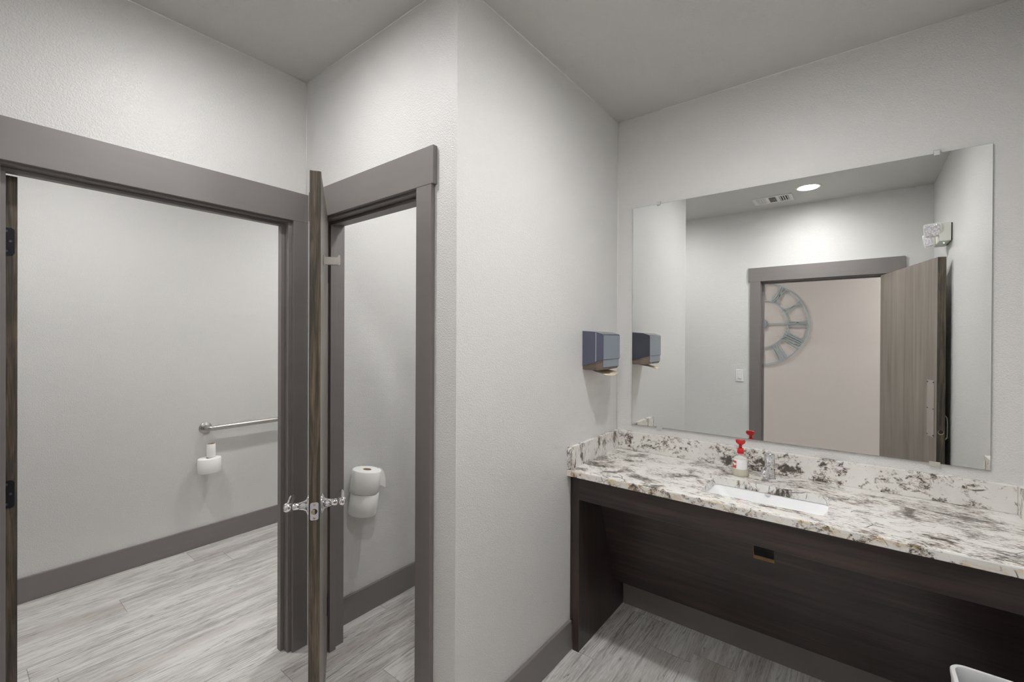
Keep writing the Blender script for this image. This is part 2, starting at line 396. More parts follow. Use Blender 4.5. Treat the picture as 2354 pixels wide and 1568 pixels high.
# pale caulk beads in the inside corners
def bead(n, a, b_, label): struct('trim_%d' % n, MB().tube([a, b_], .0022, n=6), 'caulk', label, 'caulk line')
bead(4, (MX - .001, DY - .001, ST0), (MX - .001, DY - .001, CH), 'thin pale caulk line in the corner beside the mirror')
bead(5, (BX - .001, EY - .001, HT), (BX - .001, EY - .001, CH), 'thin pale caulk line in the corner between the stall doorways')
bead(6, (MX - .001, RY, CH - .001), (MX - .001, DY, CH - .001), 'thin pale caulk line along the ceiling over the mirror')
bead(7, (BX, DY - .001, CH - .001), (MX, DY - .001, CH - .001), 'thin pale caulk line along the ceiling over the towel dispenser')
bead(8, (BX - .001, DY, CH - .001), (BX - .001, EY, CH - .001), 'thin pale caulk line along the ceiling over the narrow doorway')
bead(9, (NX, EY - .001, CH - .001), (BX, EY - .001, CH - .001), 'thin pale caulk line along the ceiling over the wide doorway')
# baseboards
BT, BHt = .015, .141
def board(name, lo, hi, label): struct(name, MB().box(lo, hi, bevel=.003), 'trim', label, 'baseboard')
board('baseboard_mirror', (MX - BT, RY + .04, 0), (MX, 1.040, BHt), 'brown painted baseboard under the vanity')
board('baseboard_partition', (BX - BT, DY - BT, 0), (1.862, DY, BHt), 'brown painted baseboard below the towel dispenser')
board('baseboard_stall', (BX - BT, DY, 0), (BX, 1.2021, BHt), 'brown painted baseboard beside the narrow doorway')
board('baseboard_divider', (BX + TS, GY - BT, 0), (MX, GY, BHt), 'brown painted baseboard in the narrow stall')
board('baseboard_back', (NX, KY - BT, 0), (MX, KY, BHt), 'brown painted baseboard in the large stall under the grab bar')
board('baseboard_right', (.85, RY, 0), (1.862, RY + BT, BHt), 'brown painted baseboard along the right wall')
board('baseboard_entry', (NX, .824, 0), (NX + BT, EY, BHt), 'brown painted baseboard along the entry wall')

# door casings: casing boards, jambs and stops
CW, CTk = .0815, .019
def casing(name, label, axis, face, sgn, j0, j1, depth, stop0, reveal0, reveal1, head0, head1, w0=CW, w1=CW, ztop=HT):
    """axis: direction along the wall ('x' or 'y'); face: coordinate of the wall's front; sgn: direction out of the front"""
    t = thing(name, (0, 0, 0), label, 'door trim', None, 'structure')
    t.location = ((j0 + j1) / 2, face, 0) if axis == 'x' else (face, (j0 + j1) / 2, 0); LOC[t.name] = Vector(t.location)
    def bx(mb, a0, a1, d0, d1, z0, z1, bev=.0015):
        lo_d, hi_d = sorted((face + sgn * d0, face + sgn * d1))
        if axis == 'x': mb.box((a0, lo_d, z0), (a1, hi_d, z1), bevel=bev)
        else: mb.box((lo_d, a0, z0), (hi_d, a1, z1), bevel=bev)
        return mb
    obj('head_casing', bx(MB(), head0, head1, 0, CTk + .001, HB, ztop), 'trim', t)
    obj('side_casing', bx(MB(), j0 - reveal0 - w0, j0 - reveal0, 0, CTk, 0, HB), 'trim', t)
    obj('side_casing', bx(MB(), j1 + reveal1, j1 + reveal1 + w1, 0, CTk, 0, HB), 'trim', t)
    obj('side_jamb', bx(MB(), j0 - JT, j0, 0, -depth, 0, HJ), 'trim', t)
    obj('side_jamb', bx(MB(), j1, j1 + JT, 0, -depth, 0, HJ), 'trim', t)
    obj('head_jamb', bx(MB(), j0 - JT, j1 + JT, 0, -depth, HJ, HJ + JT), 'trim', t)
    st, sw = .013, .032
    obj('door_stop', bx(MB(), j0, j0 + st, -stop0, -stop0 - sw, 0, HJ - st), 'trim', t)
    obj('door_stop', bx(MB(), j1 - st - .004, j1, -stop0, -stop0 - sw, 0, HJ - st), 'trim', t)
    obj('door_stop', bx(MB(), j0, j1, -stop0, -stop0 - sw, HJ - st, HJ), 'trim', t)
    return t
t1 = casing('trim_1', 'brown painted casing around the wide stall doorway on the left', 'x', EY, -1, JL0, JL1, TL, .036, .014, .0155, .000, BX - .0005, CW, .0695)
obj('strike_plate', MB().box((JL1 - .0006, EY + .062, .895), (JL1 + .0015, EY + TL + .006, .955), bevel=.0005), 'satin', t1, label='silver strike plate')
t2 = casing('trim_2', 'brown painted casing around the narrow stall doorway', 'y', BX, -1, JS0, JS1, TS, .038, .005, .005, 1.1913, 2.066, CW, .070)
t3 = casing('trim_3', 'brown painted casing around the entry doorway, seen in the mirror', 'y', NX, 1, JE0, JE1, .12, .050, .005, .005, -.3112, .8401, .09, .09, 2.187)

# ------------------------------------------------------------------ doors
def xf(origin, d):
    """local x along the door from its free edge, local y across its thickness, z up"""
    d = Vector((d[0], d[1], 0)).normalized(); nrm = Vector((d.y, -d.x, 0))
    m = Matrix.Identity(4); m.col[0][:3] = d; m.col[1][:3] = nrm; m.col[3][:3] = Vector((origin[0], origin[1], 0)); return m
def leaf(t, X, wd, th, z0, z1):
    E_ = 'door_edge'
    return obj('leaf', MB().box((0, 0, z0), (wd, th, z1), 'door_face', .0012, 1, X, {'-x': E_, '+x': E_, '+z': E_, '-z': E_}), None, t)
# door_1, large stall, hinge edge at the left of the picture
D1 = thing('door_1', (.133, 2.213, 0), 'dark stained door at the left edge, black hinges, opened into the large stall', 'door', None, 'structure')
X1 = xf((.116, 2.213), (.004, 1))
leaf(D1, X1, .864, .034, .012, 2.033)
for zc in (1.815, .978, .23):
    pts = [(-.0, zc - .045)]
    poly = []
    for (cx_, cz_, a0) in ((.018, zc - .045 + .009, 270), (.018, zc + .045 - .009, 0)):
        for i in range(6):
            a = R(a0 + 90 * i / 5); poly.append((.1165 + cx_ + .009 * math.cos(a), cz_ + .009 * math.sin(a)))
    poly += [(.112, zc + .045), (.112, zc - .045)]
    h = obj('hinge', MB().prism(poly, 2.2102, 2.2128, plane='xz').tube([(.111, 2.2135, zc - .046), (.111, 2.2135, zc + .046)], .0055), 'hinge', D1, label='black hinge leaf with rounded corners')
    for (sx_, dz) in ((.1245, .033), (.134, 0), (.1245, -.033)):
        obj('screw', MB().lathe((sx_, 2.2104, zc + dz), [(.0042, 0), (.0042, .0008), (.003, .0011), (.0008, .0006)], (0, -1, 0), n=14), 'screw', h)
# door_2, small stall, swung towards the camera
D2 = thing('door_2', (1.0, 1.85, 0), 'dark stained narrow stall door seen edge on, chrome lever and coat hook', 'door', None, 'structure')
dd = Vector((.359, .590, 0)).normalized(); A2 = (.7225, 1.3925)
X2 = xf(A2, dd)
leaf(D2, X2, .69, .034, .012, 2.042)
latch = obj('latch_plate', MB().loft([[X2 @ Vector((-.0004 - .0014 * k, y, z)) for y, z in rrect(.017, .9385, .0125, .0285, .006)] for k in (0, 1)], None, False), 'plate', D2, label='silver latch plate on the door edge')
obj('bolt_hole', MB().lathe(X2 @ Vector((-.0017, .017, .9375)), [(.0092, 0), (.0092, .0003)], -dd, n=24), 'vent_dark', latch)
obj('latch_bolt', MB().box((-.007, .0095, .9305), (-.001, .0195, .9445), None, .002, 2, X2), 'brass', latch)
for z in (.917, .960):
    obj('screw', MB().lathe(X2 @ Vector((-.0016, .017, z)), [(.004, 0), (.004, .0006), (.0015, .0010), (.0005, .0003)], -dd, n=14), 'brass', latch)
nv = Vector((dd.y, -dd.x, 0))
for sg, y0 in ((1, .034), (-1, 0.0)):
    c0 = X2 @ Vector((.060, y0, .940)); ax = nv * sg
    hd = obj('lever_handle', MB().lathe(c0, [(.010, .030), (.0115, .034), (.0115, .048), (.0095, .052), (.0145, .054), (.0145, .072), (.011, .078), (.004, .080)], ax, n=24)
             .tube([c0 + ax * .064 + dd * k * .012 + Vector((0, 0, .002 * math.sin(k * .6))) for k in range(0, 10)], [.0105, .010, .0095, .0092, .009, .009, .009, .0092, .0095, .008]), 'chrome', D2, label='polished chrome lever')
    obj('rose', MB().lathe(c0, [(.033, 0), (.033, .004), (.029, .007), (.019, .011), (.014, .020), (.0115, .032)], ax, n=32), 'chrome', hd)
hk = MB()
hb = X2 @ Vector((.20, .034, 1.787))
def hkp(u, dz): return hb + nv * u + Vector((0, 0, dz))
wv_ = dd * .009
prof = [(0, -.017), (.050, -.017), (.055, -.015), (.0575, -.010), (.0575, .015), (.055, .019), (.0525, .020), (.050, .017), (.0475, .011), (.0, .010)]
ring0 = [hkp(u, z) - wv_ for u, z in prof]; ring1 = [hkp(u, z) + wv_ for u, z in prof]
hk.loft([ring0, ring1], None, False)
hko = obj('coat_hook', hk, 'satin', D2, label='satin nickel coat hook')
obj('mounting_plate', MB().box((.185, .0342, 1.766), (.215, .038, 1.803), None, .001, 1, X2), 'satin', hko)
for z in (1.80, .25):
    obj('hinge', MB().box((.655, .0342, z - .045), (.687, .0365, z + .045), None, .0005, 1, X2), 'hinge', D2, label='black hinge leaf')
# door_3, entry door, seen in the mirror
D3 = thing('door_3', (.3, -.3, 0), 'stained wood entry door opened against the right wall, seen in the mirror', 'door', None, 'structure')
d3 = Vector((-.96, .28, 0)).normalized(); F3 = (.794, -.453)
X3 = xf(F3, d3); W3 = .914
# local y of this door: nrm = (d.y, -d.x) = (+,+) -> visible face at y = +.044
leaf(D3, X3, W3, .044, .012, 2.038)
pp_ = obj('push_plate', MB().box((.030, .0442, .86), (.122, .0462, 1.235), None, .0006, 1, X3), 'satin', D3, label='satin metal push plate')
for x in (.038, .114):
    for z in (.872, 1.047, 1.222):
        obj('screw', MB().lathe(X3 @ Vector((x, .0462, z)), [(.005, 0), (.004, .0022), (.0012, .0030)], Vector((-d3.y * -1, -d3.x, 0)), n=12), 'screw', pp_)
pn_ = Vector((d3.y, -d3.x, 0))
hx = [X3 @ Vector((.050, y, z)) for y, z in ((0, .845), (-.020, .850), (-.030, .862), (-.031, .90), (-.031, .955), (-.030, .993), (-.020, 1.005), (0, 1.010))]
obj('pull_handle', MB().tube(hx, .006), 'satin', D3, label='satin metal pull handle')
obj('bolt_hole', MB().lathe(X3 @ Vector((-.0003, .022, .905)), [(.0125, 0), (.0125, .0006)], -d3, n=24), 'vent_dark', D3, label='round bolt hole in the door edge')
obj('bolt_rim', MB().lathe(X3 @ Vector((-.0002, .022, .902)), [(.0155, 0), (.0155, .0003)], -d3, n=24), 'brass', D3)

# ------------------------------------------------------------------ vanity
PY0, PY1 = 1.0407, 1.0734
V = thing('vanity_cabinet', (2.1, .3, 0), 'dark espresso wood vanity with open knee space under the granite counter', 'vanity')
obj('side_panel', MB().box((1.862, PY0, 0), (MX - BT - .001, PY1, CB), 'espresso_side', .0012), None, V)
obj('filler_strip', MB().box((1.868, PY1, .142), (1.885, DY - .0003, CB), 'espresso_side', .0008), None, V)
obj('side_panel', MB().box((1.862, RY + .0066, 0), (MX - BT - .001, RY + .0393, CB), 'espresso_side', .0012), None, V)
obj('apron', MB().box((1.862, RY + .0393, .730), (1.881, PY0, CB), 'espresso', .0012), None, V)
pa, pb = Vector((2.0158, 0, .8430)), Vector((2.2575, 0, .180)); sl = (pb - pa); L_ = sl.length; sl.normalize(); sn = Vector((-sl.z, 0, sl.x)) * -1
if sn.x < 0: sn = -sn
def kp(u, v, t): p = pa + sl * v + sn * t; return (p.x, u, p.z)
vt = (.843 - .728) / .663 * L_; v0 = (.843 - .665) / .663 * L_; v1 = (.843 - .573) / .663 * L_
knee = obj('knee_panel', MB().grid([RY + .0393, .2638, .3414, PY0], [vt, v0, v1, L_], {(1, 1)}, 0, .019, kp, 'espresso', 'plywood'), None, V, label='slanted dark panel with a square cut-out')

C = thing('granite_countertop', (2.1, .3, CB), 'white granite countertop with black and brown veining on the dark vanity', 'countertop')
SX0, SX1, SY0, SY1 = 1.918, 2.163, .080, .505
def slab():
    mb = MB(); cx_, cy2 = (SX0 + SX1) / 2, (SY0 + SY1) / 2
    inner = rrect(cx_, cy2, (SX1 - SX0) / 2, (SY1 - SY0) / 2, .028, 8)
    x0, x1, y0, y1 = 1.832, MX - .0005, RY + .0005, DY - .0005
    ang = [math.atan2(y - cy2, x - cx_) for x, y in inner]
    cor = [math.atan2(y - cy2, x - cx_) for x, y in ((x0, y0), (x1, y0), (x1, y1), (x0, y1))]
    # inner point for any angle, by stepping along the polygon
    def inn(a):
        dx, dy = math.cos(a), math.sin(a)
        for i in range(len(inner)):
            (ax, ay), (bx_, by) = inner[i], inner[(i + 1) % len(inner)]
            ex, ey = bx_ - ax, by - ay; den = dx * ey - dy * ex
            if abs(den) < 1e-12: continue
            s_ = ((ax - cx_) * ey - (ay - cy2) * ex) / den; q = ((ax - cx_) * dy - (ay - cy2) * dx) / den
            if s_ > 0 and -1e-9 <= q <= 1 + 1e-9: return (cx_ + dx * s_, cy2 + dy * s_)
    def out(a, off=0.0):
        dx, dy = math.cos(a), math.sin(a); c_ = []
        if dx > 1e-9: c_.append((x1 - cx_) / dx)
        if dx < -1e-9: c_.append((x0 + off - cx_) / dx)
        if dy > 1e-9: c_.append((y1 - cy2) / dy)
        if dy < -1e-9: c_.append((y0 - cy2) / dy)
        s_ = min(c_); return (cx_ + dx * s_, cy2 + dy * s_)
    al = sorted(set([round(a, 9) for a in ang + cor]))
    e = .006
    def ring(fn, z): return [(*fn(a), z) for a in al]
    def onf(p, off):      # eased front edge only
        x, y = p; return (max(x, x0 + off), y)
    o_top = [(*onf(out(a), e), CT) for a in al]; o_mid = [(*onf(out(a), .0018), CT - .0018) for a in al]; o_s = [(*out(a), CT - e) for a in al]
    o_b = [(*out(a), CB + .002) for a in al]; o_b2 = [(*onf(out(a), .002), CB) for a in al]
    i_top = ring(inn, CT); i_bot = ring(inn, CB)
    def ins(p, d_): 
        x, y, z = p; return (x + (x - cx_) / abs(x - cx_ + 1e-9) * 0, y, z)
    mb.loft([i_top, o_top, o_mid, o_s, o_b, o_b2, i_bot, i_top], ['granite', 'granite', 'granite_edge', 'granite_edge', 'granite_edge', 'granite', 'granite_side'], False, False, False)
    bmesh.ops.remove_doubles(mb.bm, verts=mb.bm.verts, dist=1e-6)
    return mb
obj('slab', slab(), None, C)
ST = .979
obj('back_splash', MB().box((2.368, RY + .0205, CT), (MX - .0005, DY - .0205, ST), 'granite_splash', .002, 2, None, {'+z': 'granite_splash'}), None, C)
def side_splash(y0, y1):
    poly = [(1.832, CT)] + [(1.832, ST - .012)] + [(1.832 + .012 - .012 * math.cos(R(a)), ST - .012 + .012 * math.sin(R(a))) for a in (20, 45, 70, 90)] + [(MX - .0005, ST), (MX - .0005, CT)]
    return MB().prism(poly, y0, y1, 'granite_side', 'xz')
obj('side_splash', side_splash(DY - .0205, DY - .0005), None, C)
obj('side_splash', side_splash(RY + .0005, RY + .0205), None, C)

# sink, undermounted
K = thing('sink', ((SX0 + SX1) / 2, (SY0 + SY1) / 2, .70), 'white rectangular undermount sink set in the granite', 'sink')
cx0, cy0 = (SX0 + SX1) / 2, (SY0 + SY1) / 2; hx0, hy0 = (SX1 - SX0) / 2, (SY1 - SY0) / 2
def rr(dh, dy, r, z): return [(x, y, z) for x, y in rrect(cx0, cy0, hx0 + dh, hy0 + dy, r, 8)]
bas = [rr(.018, .018, .04, .8425), rr(.004, .004, .032, .8425), rr(.002, .000, .034, .839), rr(-.006, -.022, .042, .805), rr(-.014, -.042, .05, .770), rr(-.026, -.060, .05, .755), rr(-.045, -.09, .045, .749), rr(-.095, -.18, .02, .747)]
outr = [rr(.018, .018, .04, .8425), rr(.018, .018, .04, .835), rr(.004, -.012, .05, .80), rr(-.004, -.032, .05, .765), rr(-.022, -.055, .05, .748), rr(-.05, -.10, .04, .742), rr(-.095, -.18, .02, .741)]
mb = MB().loft(list(reversed(outr)) + bas, None, True, True, True)
obj('basin', mb, 'porcelain', K)
obj('drain', MB().lathe((cx0, cy0, .7475), [(.030, 0), (.030, .002), (.024, .0035), (.020, .001), (.004, .001)], n=28), 'chrome', K)
oh = [(.297 + .0115 * math.cos(R(180 + 15 * i)), .8418 + .0115 * math.sin(R(180 + 15 * i))) for i in range(13)]
obj('faucet_reflection', MB().loft([[(SX1 - .0008 - (.8418 - z) * .24, y, z) for y, z in oh], [(SX1 + .0012 - (.8418 - z) * .24, y, z) for y, z in oh]], None, False), 'bin_inner', K)  # grey half disc painting the faucet's soft reflection on the basin

# faucet
fx, fy = 2.279, .306
Fc = thing('faucet', (fx, fy, CT), 'small chrome push-top faucet standing behind the sink', 'faucet')
obj('base_flange', MB().lathe((fx, fy, CT), [(.0255, 0), (.0255, .003), (.021, .0065)], n=36), 'chrome', Fc)
obj('body', MB().lathe((fx, fy, CT + .006), [(.0185, 0), (.0175, .004), (.0172, .045), (.0185, .052), (.0185, .062), (.0160, .066)], n=36), 'chrome', Fc)
sd = Vector((-.93, .37 * .55, 0)).normalized()
p0 = Vector((fx, fy, .918))
obj('spout', MB().tube([p0, p0 + sd * .018 + Vector((0, 0, .004)), p0 + sd * .040 + Vector((0, 0, .004)), p0 + sd * .054 + Vector((0, 0, -.001)), p0 + sd * .062 + Vector((0, 0, -.012)), p0 + sd * .064 + Vector((0, 0, -.020))], [.0165, .0165, .0155, .0145, .0135, .013], n=24), 'chrome', Fc)
obj('push_cap', MB().lathe((fx, fy, CT + .067), [(.0165, 0), (.0195, .006), (.0205, .030), (.0215, .038), (.0215, .043), (.0195, .0455), (.004, .0465)], n=40), 'chrome', Fc)

# soap bottle
sx, sy = 2.2534, .4195
B = thing('soap_bottle', (sx, sy, CT), 'clear hand soap bottle with red pump and white label left of the faucet', 'soap bottle')
obj('bottle', MB().lathe((sx, sy, CT), [(.0335, 0), (.0360, .004), (.0362, .012), (.0335, .026), (.0300, .036), (.0288, .072), (.0275, .079), (.021, .085), (.011, .088), (.0095, .095), (.0095, .1015)], mat=['soap'] * 4 + ['bottle_clear'] * 6, n=48, cap=True), None, B)
def band(z0, z1, a0, a1, r0, r1, mat, n=20):
    mb = MB()
    lo = [(sx + r0 * math.cos(R(a0 + (a1 - a0) * i / n)), sy + r0 * math.sin(R(a0 + (a1 - a0) * i / n)), z0) for i in range(n + 1)]
    hi = [(sx + r1 * math.cos(R(a0 + (a1 - a0) * i / n)), sy + r1 * math.sin(R(a0 + (a1 - a0) * i / n)), z1) for i in range(n + 1)]
    mb.loft([lo, hi], None, True, False, False, False); return mb
def rl(z): return .0302 + (.0290 - .0302) * (z - .912) / .036 + .0004
# camera looks along +X mostly; the label's plain side faces it and its red panel sits to the left (+Y)
lab = obj('label', band(.9085, .9525, 92, 300, rl(.9085) + .0004, rl(.9525), None, 40), 'label_white', B, label='white label with a red panel')
obj('label_panel', band(.9115, .9445, 118, 158, rl(.9115) + .0011, rl(.9445) + .0008, None), 'label_red', lab, label='red label panel')
obj('label_stripe', band(.9125, .9445, 100, 118, rl(.9125) + .0011, rl(.9445) + .0008, None), 'label_navy', lab, label='navy label stripe')
wavep = MB(); top_ = [(.9395, .9405, .9395, .938, .937)]
lo = []; hi = []
for i in range(13):
    a = R(121 + 37 * i / 12); q = i / 12
    z1_ = .9375 - .004 * q; z0_ = .9265 + .003 * math.cos(q * 5.5) ; rr_ = rl(.93) + .0016
    lo.append((sx + rr_ * math.cos(a), sy + rr_ * math.sin(a), z0_)); hi.append((sx + rr_ * math.cos(a), sy + rr_ * math.sin(a), z1_))
wavep.loft([lo, hi], None, True, False, False, False)
obj('label_mark', wavep, 'label_white', lab, label='white wavy mark on the red panel')
obj('label_stripe', band(.914, .936, 262, 274, rl(.914) + .0010, rl(.936) + .0008, None), 'label_navy', lab)
obj('collar', MB().lathe((sx, sy, .9775), [(.0136, 0), (.0138, .004), (.0128, .0215), (.0105, .0228), (.006, .0232)], n=36), 'red', B)
pmp = MB().lathe((sx, sy, 1.0), [(.0068, 0), (.0068, .018)], n=24)
ang0 = math.atan2(-sy, -sx) + math.pi * 0
tri = []
for k, (rad, aoff) in enumerate(((.020, 0), (.0225, 120), (.0225, -120))):
    for j in range(-3, 4):
        a = ang0 + R(aoff); c_ = Vector((math.cos(a), math.sin(a), 0)) * (rad - .007)
        tri.append((a + R(j * 19.6), c_))
def trring(s_, z): return [(sx + (c_.x + .007 * math.cos(a)) * s_, sy + (c_.y + .007 * math.sin(a)) * s_, z) for a, c_ in sorted(tri, key=lambda q: (q[0] - ang0 + math.pi) % (2 * math.pi))]
pmp.loft([trring(.45, 1.016), trring(.75, 1.020), trring(.96, 1.025), trring(1.0, 1.030), trring(.97, 1.036), trring(.85, 1.0385), trring(.2, 1.0392)], None, True)
obj('pump_head', pmp, 'red', B)

# ------------------------------------------------------------------ mirror
MIR = thing('wall_mirror_glass', (MX - .003, .3, 1.62), 'large frameless rectangular mirror on the wall above the vanity', 'mirror')
obj('glass', MB().box((MX - .0085, -.3935, 1.0208), (MX - .0025, .9972, 2.2316), 'glass_edge', .0008, 1, None, {'-x': 'mirror'}), None, MIR)
for y, z in ((.851, 2.2316), (-.242, 2.2316)):
    obj('mirror_clip', MB().prism([(MX - .0005, z + .016), (MX - .0005, z + .001), (MX - .0092, z + .001), (MX - .0092, z - .008), (MX - .012, z - .008), (MX - .0145, z - .003), (MX - .0145, z + .008), (MX - .009, z + .014)], y - .009, y + .009, None, 'xz'), 'clip', MIR, label='clear plastic mirror clip')
for y in (.840, -.243):
    obj('mirror_clip', MB().prism([(MX - .0005, 1.0110), (MX - .0105, 1.0110), (MX - .0105, 1.0265), (MX - .0090, 1.0265), (MX - .0090, 1.0204), (MX - .0005, 1.0204)], y - .016, y + .016, None, 'xz'), 'clip_metal', MIR, label='metal mirror clip under the lower edge')

# ------------------------------------------------------------------ towel dispenser
TX0, TX1, TYF = 1.9785, 2.168, .9772
T = thing('towel_dispenser', (2.07, DY, 1.34), 'smoky blue-grey plastic paper towel dispenser on the wall by the mirror', 'towel dispenser')
def disp(x0, x1, poly, mats): return MB().prism(poly, x0, x1, mats, 'yz')
cov = [(DY - .0003, 1.3625), (1.017, 1.386), (TYF, 1.398), (TYF - .0005, 1.5175), (TYF + .004, 1.5235), (1.017, 1.5335), (DY - .0003, 1.5395)]
obj('cover', disp(TX0, TX1, cov, 'smoke'), None, T)
obj('front_panel', MB().box((TX0 + .003, TYF - .0025, 1.399), (TX1 - .002, TYF - .0002, 1.517), 'smoke_front_sheen', .0008), None, T, label='front panel with its reflected light put into the colour')
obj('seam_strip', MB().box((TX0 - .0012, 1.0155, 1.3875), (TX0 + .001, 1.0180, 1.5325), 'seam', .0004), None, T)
lowp = [(DY - .0003, 1.3625), (DY - .0003, 1.345), (1.078, 1.3425), (1.0, 1.344), (.988, 1.348), (.9815, 1.358), (TYF + .003, 1.3975), (1.017, 1.3855)]
obj('lower_window', disp(TX0 + .004, TX1 - .006, lowp, 'smoke_clear'), None, T, label='see-through brown lower window')
obj('window_front', MB().box((TX0 + .006, TYF + .0005, 1.360), (TX1 - .008, TYF + .003, 1.3975), 'smoke_front_sheen', .0006), None, T)
pt = MB()
prow = [(0, 1.350), (.02, 1.342), (.05, 1.3375), (.075, 1.3335), (.085, 1.333)]
lo, hi = [], []
for i in range(9):
    q = i / 8; y = DY - .03 - .098 * q; sag = .010 * math.sin(q * math.pi * .55)
    lo.append((TX0 + .035, y, 1.3425 - .020 * q ** .9 - sag * .4)); hi.append((TX1 - .025, y + .002, 1.3425 - .009 * q - sag * .3))
ring_a = lo; ring_b = [((lo[i][0] + hi[i][0]) / 2, lo[i][1], min(lo[i][2], hi[i][2]) - .003) for i in range(9)]; ring_c = hi
up = lambda r_: [(x, y, z + .0008) for x, y, z in r_]
pt.loft([ring_a, ring_b, ring_c, up(ring_c), up(ring_b), up(ring_a), ring_a], None, True, False, False, False)
obj('paper_towel', pt, 'kraft', None, (2.07, 1.05, 1.33), 'brown paper towel hanging from the dispenser slot', 'paper towel')

# ------------------------------------------------------------------ large stall: grab bar, paper rolls
G = thing('grab_bar', (1.155, KY, .842), 'brushed steel grab bar on the back wall of the large stall', 'grab bar')
gz = .8435; gy = KY - .060
obj('flange', MB().lathe((1.1547, KY - .0003, gz), [(.040, 0), (.040, .006), (.037, .009), (.024, .011), (.022, .014)], (0, -1, 0), n=40), 'steel', G)
obj('flange', MB().lathe((2.069, KY - .0003, gz), [(.040, 0), (.040, .006), (.037, .009), (.024, .011), (.022, .014)], (0, -1, 0), n=40), 'steel', G)
bar = [(1.1547, KY - .010, gz), (1.1547, KY - .028, gz)] + [(1.1547 + .032 - .032 * math.cos(R(a)), KY - .028 - .032 * math.sin(R(a)), gz) for a in (20, 40, 60, 80, 90)]
bar += [(1.6, gy, gz)] + [(2.069 - .032 + .032 * math.sin(R(a)), KY - .028 - .032 * math.cos(R(a)), gz) for a in (0, 30, 60, 80)] + [(2.069, KY - .028, gz), (2.069, KY - .010, gz)]
obj('bar', MB().tube(bar, .018, n=20), 'steel', G)

def paper_roll(name, c, r, h, rc, label, group=None, sx_=1.0, sy_=1.0, tilt=(0, 0), core='cardboard', n=48):
    """a roll standing on its end at c (base centre)"""
    t = thing(name, c, label, 'toilet paper', group)
    ax = Vector((tilt[0], tilt[1], 1)).normalized()
    u = Vector((1, 0, 0)); u = (u - ax * u.dot(ax)).normalized(); v = ax.cross(u); c = Vector(c)
    def ring(rr_, hh, wob=0.0): return [c + ax * hh + u * (rr_ * sx_ * (1 + wob * math.sin(3 * a_)) * math.cos(a_)) + v * (rr_ * sy_ * math.sin(a_)) for a_ in [2 * math.pi * i / n for i in range(n)]]
    def ringc(rr_, hh): return [c + ax * hh + u * (rr_ * math.cos(a_)) + v * (rr_ * math.sin(a_)) for a_ in [2 * math.pi * i / n for i in range(n)]]
    b = .004
    obj('paper', MB().loft([ringc(rc, 0), ring(r - b, 0), ring(r, b), ring(r * 1.004, h * .5), ring(r, h - b), ring(r - b, h), ringc(rc, h)], None, True, False, False), 'paper', t)
    obj('core', MB().loft([ringc(rc, .001), ringc(rc, h - .001), ringc(rc - .0018, h - .001), ringc(rc - .0018, .001), ringc(rc, .001)], None, True, False, False), core, t)
    return t
lx, ly = 1.156, KY - .078
Hl = thing('paper_holder', (lx, KY, .53), 'thin steel spindle holder carrying paper rolls in the large stall', 'paper holder')
obj('spindle', MB().tube([(lx, ly, .528), (lx, ly, .738)], .007), 'steel', Hl)
obj('bracket', MB().tube([(lx, ly, .531), (lx, KY - .04, .531), (lx, KY - .0005, .531)], .006).lathe((lx, KY - .0004, .531), [(.02, 0), (.02, .004), (.008, .006)], (0, -1, 0), n=24), 'steel', Hl)
paper_roll('paper_roll', (lx, ly, .5385), .072, .102, .021, 'large squashed white toilet roll under the thin one, below the grab bar', 'rolls in the large stall', 1.0, .80)
paper_roll('paper_roll', (lx + .012, ly + .004, .6415), .0265, .098, .0235, 'nearly used up thin white roll standing on a fat roll', 'rolls in the large stall', core='cardboard')

# small stall: two stacked rolls on a leaning spindle
rx, ry_ = 1.358, GY - .082; tl = (.13, -.05)
Hs = thing('paper_holder', (rx, GY, .58), 'steel spindle holder carrying two stacked rolls in the narrow stall', 'paper holder')
axv = Vector((tl[0], tl[1], 1)).normalized(); base_s = Vector((rx - .018, ry_ + .004, .578))
obj('spindle', MB().tube([base_s - axv * .006, base_s + axv * .225], .007), 'steel', Hs)
obj('bracket', MB().tube([base_s - axv * .004, Vector((rx - .02, GY - .04, .572)), Vector((rx - .02, GY - .0005, .572))], .006).lathe((rx - .02, GY - .0004, .572), [(.02, 0), (.02, .004), (.008, .006)], (0, -1, 0), n=24), 'steel', Hs)
paper_roll('paper_roll', base_s + axv * .004, .0715, .112, .021, 'lower of two white toilet rolls stacked in the narrow stall', 'rolls in the narrow stall', tilt=tl)
up_c = base_s + axv * .1175 + Vector((-.006, 0, 0))
ur = paper_roll('paper_roll', up_c, .0735, .116, .0215, 'upper of two stacked white toilet rolls, loose sheet hanging right', 'rolls in the narrow stall', tilt=tl)
fl = MB(); rws = []
tops = [(1.418, 2.010, .806), (1.444, 2.035, .800), (1.463, 2.040, .789), (1.479, 2.043, .771), (1.490, 2.045, .742), (1.496, 2.045, .712)]
bots = [(1.402, 2.008, .703), (1.425, 2.033, .709), (1.440, 2.040, .7085), (1.461, 2.043, .6965), (1.483, 2.045, .683), (1.4995, 2.045, .6705)]
for (ax_, ay_, az_), (bx_, by_, bz_) in zip(tops, bots):
    rws.append([(ax_ + (bx_ - ax_) * k / 5, ay_ + (by_ - ay_) * k / 5, az_ + (bz_ - az_) * k / 5) for k in range(6)])
fl.loft(rws + [[(x + .0006, y - .0006, z) for x, y, z in r_] for r_ in reversed(rws)], None, True, False, False, False)
obj('loose_sheet', fl, 'paper', ur)

